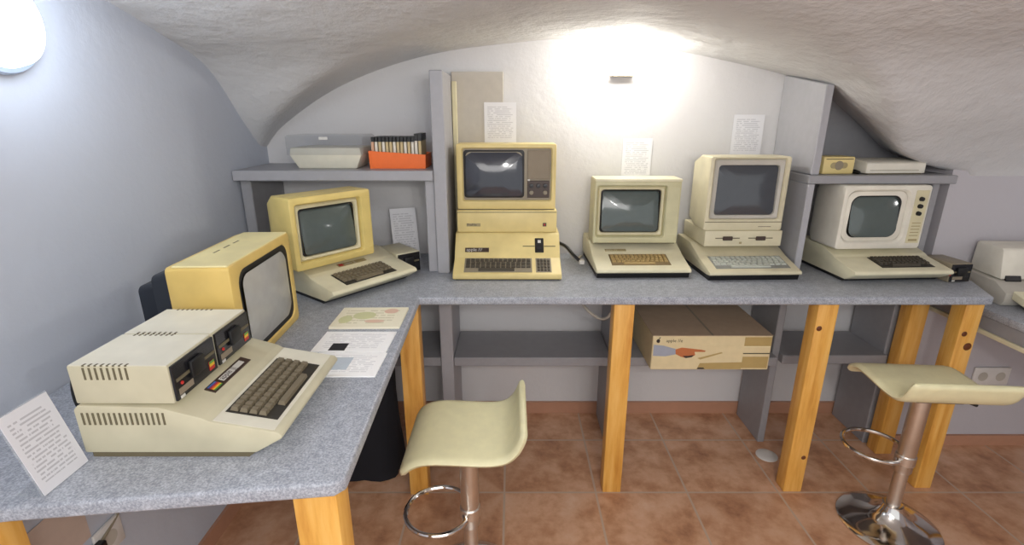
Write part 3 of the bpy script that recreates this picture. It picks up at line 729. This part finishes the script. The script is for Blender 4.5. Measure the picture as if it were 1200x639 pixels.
# ------------------------------------------------------------------ bar stools
def bar_stool(label, loc, rot, seat_z, ring_rot, w=.285):
    """front of the seat at local -y, raised lip at local +y"""
    t = thing('bar_stool', label, 'stool', loc, rot)
    prof = [(-.165, -.034), (-.150, -.012), (-.125, .004), (-.09, .011), (-.03, .010), (.04, .006), (.085, .008), (.115, .018), (.138, .042), (.152, .072), (.158, .092)]
    pts = []
    for i in range(len(prof)-1):
        for k in range(3):
            u = i + k/3; pts.append((catmull(list(range(len(prof))), [p[0] for p in prof], u), catmull(list(range(len(prof))), [p[1] for p in prof], u)))
    pts.append(prof[-1])
    loops = []
    for i, (y, z) in enumerate(pts):
        a = pts[max(0, i-1)]; c = pts[min(len(pts)-1, i+1)]
        tx, tz = c[0]-a[0], c[1]-a[1]; l = math.hypot(tx, tz); ny, nz = -tz/l, tx/l
        e = i/(len(pts)-1); hw = w/2 * (1 - .10*max(0, 1-e/.12)**2 - .05*max(0, (e-.9)/.1)**2)
        hth = .0105
        if i in (0, len(pts)-1): hth = .006
        lp = []
        for (x, s) in ((-hw, 0), (-hw+.006, .8), (-hw+.02, 1), (-hw*.4, 1), (hw*.4, 1), (hw-.02, 1), (hw-.006, .8), (hw, 0), (hw-.006, -.8), (hw-.02, -1), (hw*.4, -1), (-hw*.4, -1), (-hw+.02, -1), (-hw+.006, -.8)):
            lp.append((x, y+ny*hth*s, seat_z+z+nz*hth*s))
        loops.append(lp)
    st = MB().loft(loops, True, True).done('seat', 'seat', t, smooth=60)
    MB().box((-.075, -.075, seat_z-.022), (.075, .075, seat_z-.003)).bevel(.006, 2).done('seat_plate', 'dark', t)
    MB().lathe([(.0215, .05), (.0215, .235)], (0,0,0), 24).done('piston', 'chrome_s', t)
    MB().lathe([(.026, .232), (.0275, .236), (.0275, seat_z-.02)], (0,0,0), 24).done('column', 'chrome_s', t)
    MB().lathe([(.160, 0), (.161, .006), (.155, .011), (.118, .020), (.078, .034), (.050, .054), (.036, .078), (.032, .092), (.022, .094)], (0,0,0), 48).done('base', 'chrome', t)
    c, s = math.cos(ring_rot), math.sin(ring_rot)
    rp = []
    for k in range(29):
        a = math.radians(28 + 304*k/28); px, py = .105+.095*math.cos(PI-a) if False else -.02+.0, 0
        rp.append(((.095 - .098*math.cos(a)) , .098*math.sin(a)))
    rp = [(.018, -.012)] + [(x, -y) for x, y in rp] + [(.018, .012)]
    MB().tube([(x*c-y*s, x*s+y*c, .282) for x, y in rp], .0075, 10).done('footrest', 'chrome', t)
    MB().lathe([(.028, .262), (.031, .266), (.031, .298), (.028, .302)], (0,0,0), 24).done('footrest_collar', 'chrome_s', t)
    MB().tube([(-.02, 0, seat_z-.03), (-.09, .02, seat_z-.034), (-.13, .028, seat_z-.040), (-.15, .03, seat_z-.047)], [.004, .004, .006, .006], 8).done('height_lever', 'black', t)
    return t
# stool 1 faces -X: local -y -> -X  => rot = -90deg
bar_stool('cream saddle-seat bar stool facing the left desk, nearest the middle', (-.126, 1.235, 0), -PI/2, .552, -PI/2, .30)
# stool 2 faces +Y (towards desk): local -y -> +Y => rot = 180deg
bar_stool('cream saddle-seat bar stool with full chrome base at the right, facing the back desk', (1.365, 1.475, 0), PI - math.radians(4), .565, math.radians(-48), .325)

# ------------------------------------------------------------------ right side desk and printer
rd = thing('side_table', 'grey-topped table with pale wood rim at the right edge of the photo', 'table', (0, 0, 0))
MB().box((1.715, 1.0, .722), (2.6, YR-.003, .75)).bevel(.004, 2).done('table_top', 'top', rd)
MB().box((1.722, 1.02, .672), (1.745, YR-.01, .7215)).bevel(.002, 1).done('apron', 'shelf', rd)
MB().box((1.716, 1.01, .655), (1.748, YR-.008, .6715)).bevel(.002, 1).done('rim', 'cream', rd)
for (x, y) in ((2.52, 1.08), (2.52, 1.88)): MB().box((x-.03, y-.03, 0), (x+.03, y+.03, .7215)).done('leg', 'pine', rd)
pr = thing('printer', 'off-white printer on the right side table, cut by the photo edge', 'printer', (1.935, 1.82, .7505), math.radians(-3))
MB().prism([(-.095, 0), (-.105, .02), (-.105, .050), (-.05, .080), (.10, .088), (.105, .08), (.105, 0)], -.135, .17).bevel(.004, 2).done('body', 'platg', pr)
MB().prism([(-.045, .086), (-.025, .190), (-.016, .198), (.088, .202), (.095, .195), (.098, .089)], -.115, .16).bevel(.004, 2).done('upper_cover', 'white', pr)
MB().prism([(-.052, .0795), (-.052, .084), (-.044, .100), (-.043, .084)], -.10, -.045).done('paper_slot', 'black', pr, smooth=0)
MB().prism([(-.20, .008), (-.195, .034), (-.107, .062), (-.107, .03)], -.115, .10).bevel(.003, 1).done('paper_tray', 'cream', pr)

# ------------------------------------------------------------------ lamps, sockets, cables and small things
wl = thing('wall_lamp', 'small white half-bowl uplight glowing on the middle of the back wall', 'lamp', (.445, YB-.001, 1.575), 0)
lp = []
for r, z in ((.040, 0), (.062, .012), (.072, .03), (.076, .052)):
    lp.append([(r*math.cos(PI+PI*k/20), r*.8*math.sin(PI+PI*k/20)-.004, z) for k in range(21)])
MB().loft(lp, False, False, False).done('shade', 'lamp_w', wl)
MB().box((-.045, -.05, -.006), (.045, -.002, -.0005)).done('bottom_plate', 'bezel_t', wl, smooth=0)
MB().box((-.05, -.004, 0), (.05, 0, .05)).done('wall_plate', 'socket', wl, smooth=0)
bl = thing('bulkhead_lamp', 'round glowing bulkhead lamp on the left wall', 'lamp', (XL, 1.098, 1.602), 0)
MB().lathe([(.102, 0), (.104, .008), (.100, .018), (.090, .020)], (0,0,0), 40, 'x').done('rim', 'rim', bl)
MB().lathe([(.091, .020), (.086, .040), (.066, .056), (.035, .064), (0, .066)], (0,0,0), 40, 'x').done('diffuser', 'lamp_c', bl)
def socket(label, loc, rotz, double=False):
    t = thing('wall_socket', label, 'socket', loc, rotz)
    w = .078 if double else .042
    MB().box((-w, -.010, -.042), (w, 0, .042)).bevel(.004, 2).done('plate', 'socket', t)
    for x in ((-.038, .038) if double else (0,)):
        q = MB().lathe([(.021, -.0105), (.020, -.0108), (.019, -.004), (0, -.0039)], (x, 0, 0), 20, 'y').done('well', 'platg', t)
        for dx in (-.008, .008): MB().lathe([(.003, -.0045), (0, -.005)], (x+dx, 0, 0), 8, 'y').done('pin_hole', 'black', q)
    return t
socket('white double wall socket behind the right-hand bar stool', (2.065, YR-.0005, .345), 0, True)
socket('white wall socket low on the left wall under the near desk end', (XL+.0005, 1.03, .385), PI/2, False)
q = MB(); q.lathe([(.044, 0), (.044, .003), (.036, .007), (.012, .008), (0, .008)], (1.112, 1.86, 0), 30)
tag(q.done('floor_cap', 'socket'), 'round white cap on the floor tiles beside the second pine leg from right', 'cap')
sheet('wall_notice', 'pinkish paper sheet on the left wall under the near desk end', 'paper', (XL+.003, .915, .43), .15, .135, 'blank', (0, 0, PI/2))
def cable(name, label, pts, r, mat='black', end=None):
    xs = list(range(len(pts))); out = []
    for i in range((len(pts)-1)*6+1):
        u = i/6; out.append(tuple(catmull(xs, [p[k] for p in pts], u) for k in range(3)))
    if end:
        t = thing(name, label, 'cable', pts[0]); o = Vector(pts[0])
        MB().tube([tuple(Vector(p)-o) for p in out], r, 8).done('cord', mat, t)
        e = Vector(pts[-1])-o; MB().box((e.x-.011, e.y-.016, e.z-.009), (e.x+.011, e.y+.016, e.z+.009)).bevel(.003, 1).done('plug', end, t)
        return t
    return tag(MB().tube(out, r, 8).done(name, mat), label, 'cable')
cable('power_cable', 'black cable looping behind the front left disk drives', [(-.772, .862, T+.150), (-.80, .862, T+.150), (-.825, .85, T+.13), (-.83, .845, T+.07), (-.815, .86, T+.012), (-.80, .93, T+.006)], .006)
cable('power_cable', 'black and white plugged cable on the desk right of the stacked computer', [(.195, 2.06, T+.085), (.225, 2.03, T+.075), (.25, 2.00, T+.05), (.272, 1.99, T+.03), (.285, 1.985, T+.022)], .0065, 'black', 'socket')
cable('power_cable', 'thin grey cable from the desk to the small cream computer beside the plug', [(.30, 1.985, T+.018), (.32, 1.98, T+.012), (.335, 2.0, T+.02)] if False else [(.20, 2.10, T+.07), (.235, 2.09, T+.05), (.265, 2.085, T+.012), (.29, 2.10, T+.006), (.305, 2.13, T+.006)], .005, 'platg')
cable('hanging_cable', 'grey cable looping down under the back desk beside the middle pine leg', [(.265, 1.93, T-.034), (.275, 1.92, .71), (.318, 1.90, .655), (.372, 1.89, .632), (.404, 1.88, .68), (.408, 1.88, T-.034)], .006, 'platg')
cable('hanging_cable', 'grey cable and dark plug running down the left wall under the desk', [(XL+.008, 1.14, .50), (XL+.008, 1.11, .455), (XL+.008, 1.06, .42), (XL+.018, .985, .40)], .004, 'bezel_t', 'black')

# black cloth bag below the left desk
q = MB(); lp = []
for j in range(11):
    z = .62*j/10; f = 1 - .12*(j/10) + (.05 if 0 < j < 8 else 0); rowp = []
    for k in range(28):
        a = 2*PI*k/28; ca, sa = math.cos(a), math.sin(a)
        r = (abs(ca)**3.2 + abs(sa)**3.2)**(-1/3.2)
        wob = 1 + .05*math.sin(5*a+j*.5) + .03*math.sin(9*a-j*.7)
        sq = .55 if j == 10 else 1
        rowp.append((.135*r*ca*f*wob*sq, .088*r*sa*f*wob*sq, z + (.02*math.sin(3*a) if j > 8 else 0)))
    lp.append(rowp)
bag = q.loft(lp, True, True).done('cloth_bag', 'cloth', smooth=70)
bag.location = (-.60, 1.785, 0); tag(bag, 'black cloth bag standing on the floor under the left desk by the corner leg', 'bag')

# ------------------------------------------------------------------ light
def area(name, loc, rot, sx, sy, e, c):
    d = bpy.data.lights.new(name, 'AREA'); d.shape = 'RECTANGLE'; d.size = sx; d.size_y = sy; d.energy = e; d.color = c
    o = bpy.data.objects.new(name, d); COL.objects.link(o); o.location = loc; o.rotation_euler = rot; return o
def point(name, loc, r, e, c):
    d = bpy.data.lights.new(name, 'POINT'); d.shadow_soft_size = r; d.energy = e; d.color = c
    o = bpy.data.objects.new(name, d); COL.objects.link(o); o.location = loc; return o
point('wall_lamp_light', (.445, 2.07, 1.635), .03, 7, (1, .96, .88))
point('front_lamp', (.42, -.02, 1.50), .035, 9, (1, .98, .95))
point('right_lamp', (2.75, 1.15, 1.40), .06, 3, (1, .98, .96))
point('bulkhead_light', (XL+.13, 1.098, 1.602), .06, 2.6, (.80, .89, 1))
point('room_lamp', (.25, -.35, 1.66), .06, 16, (1, .97, .93))
area('rear_fill_light', (.1, -.9, 1.60), (math.radians(62), 0, 0), 2.0, .5, 15, (1, .97, .94))  # added area fill behind the camera, no ceiling fixture there
w = bpy.data.worlds.new('world'); scene.world = w; w.use_nodes = True
bg = w.node_tree.nodes['Background']; bg.inputs[0].default_value = (.97, .98, 1, 1); bg.inputs[1].default_value = 1.05
scene.view_settings.view_transform = 'Standard'
scene.view_settings.exposure = 0

# ------------------------------------------------------------------ camera
cam = bpy.data.cameras.new('camera'); co = bpy.data.objects.new('camera', cam); COL.objects.link(co)
cam.sensor_fit = 'HORIZONTAL'; cam.sensor_width = 36; cam.lens = 590/1200*36; cam.clip_start = .02
co.location = (0, 0, 1.42); co.rotation_euler = (math.radians(90)-math.atan(184.5/590), 0, 0)
scene.camera = co
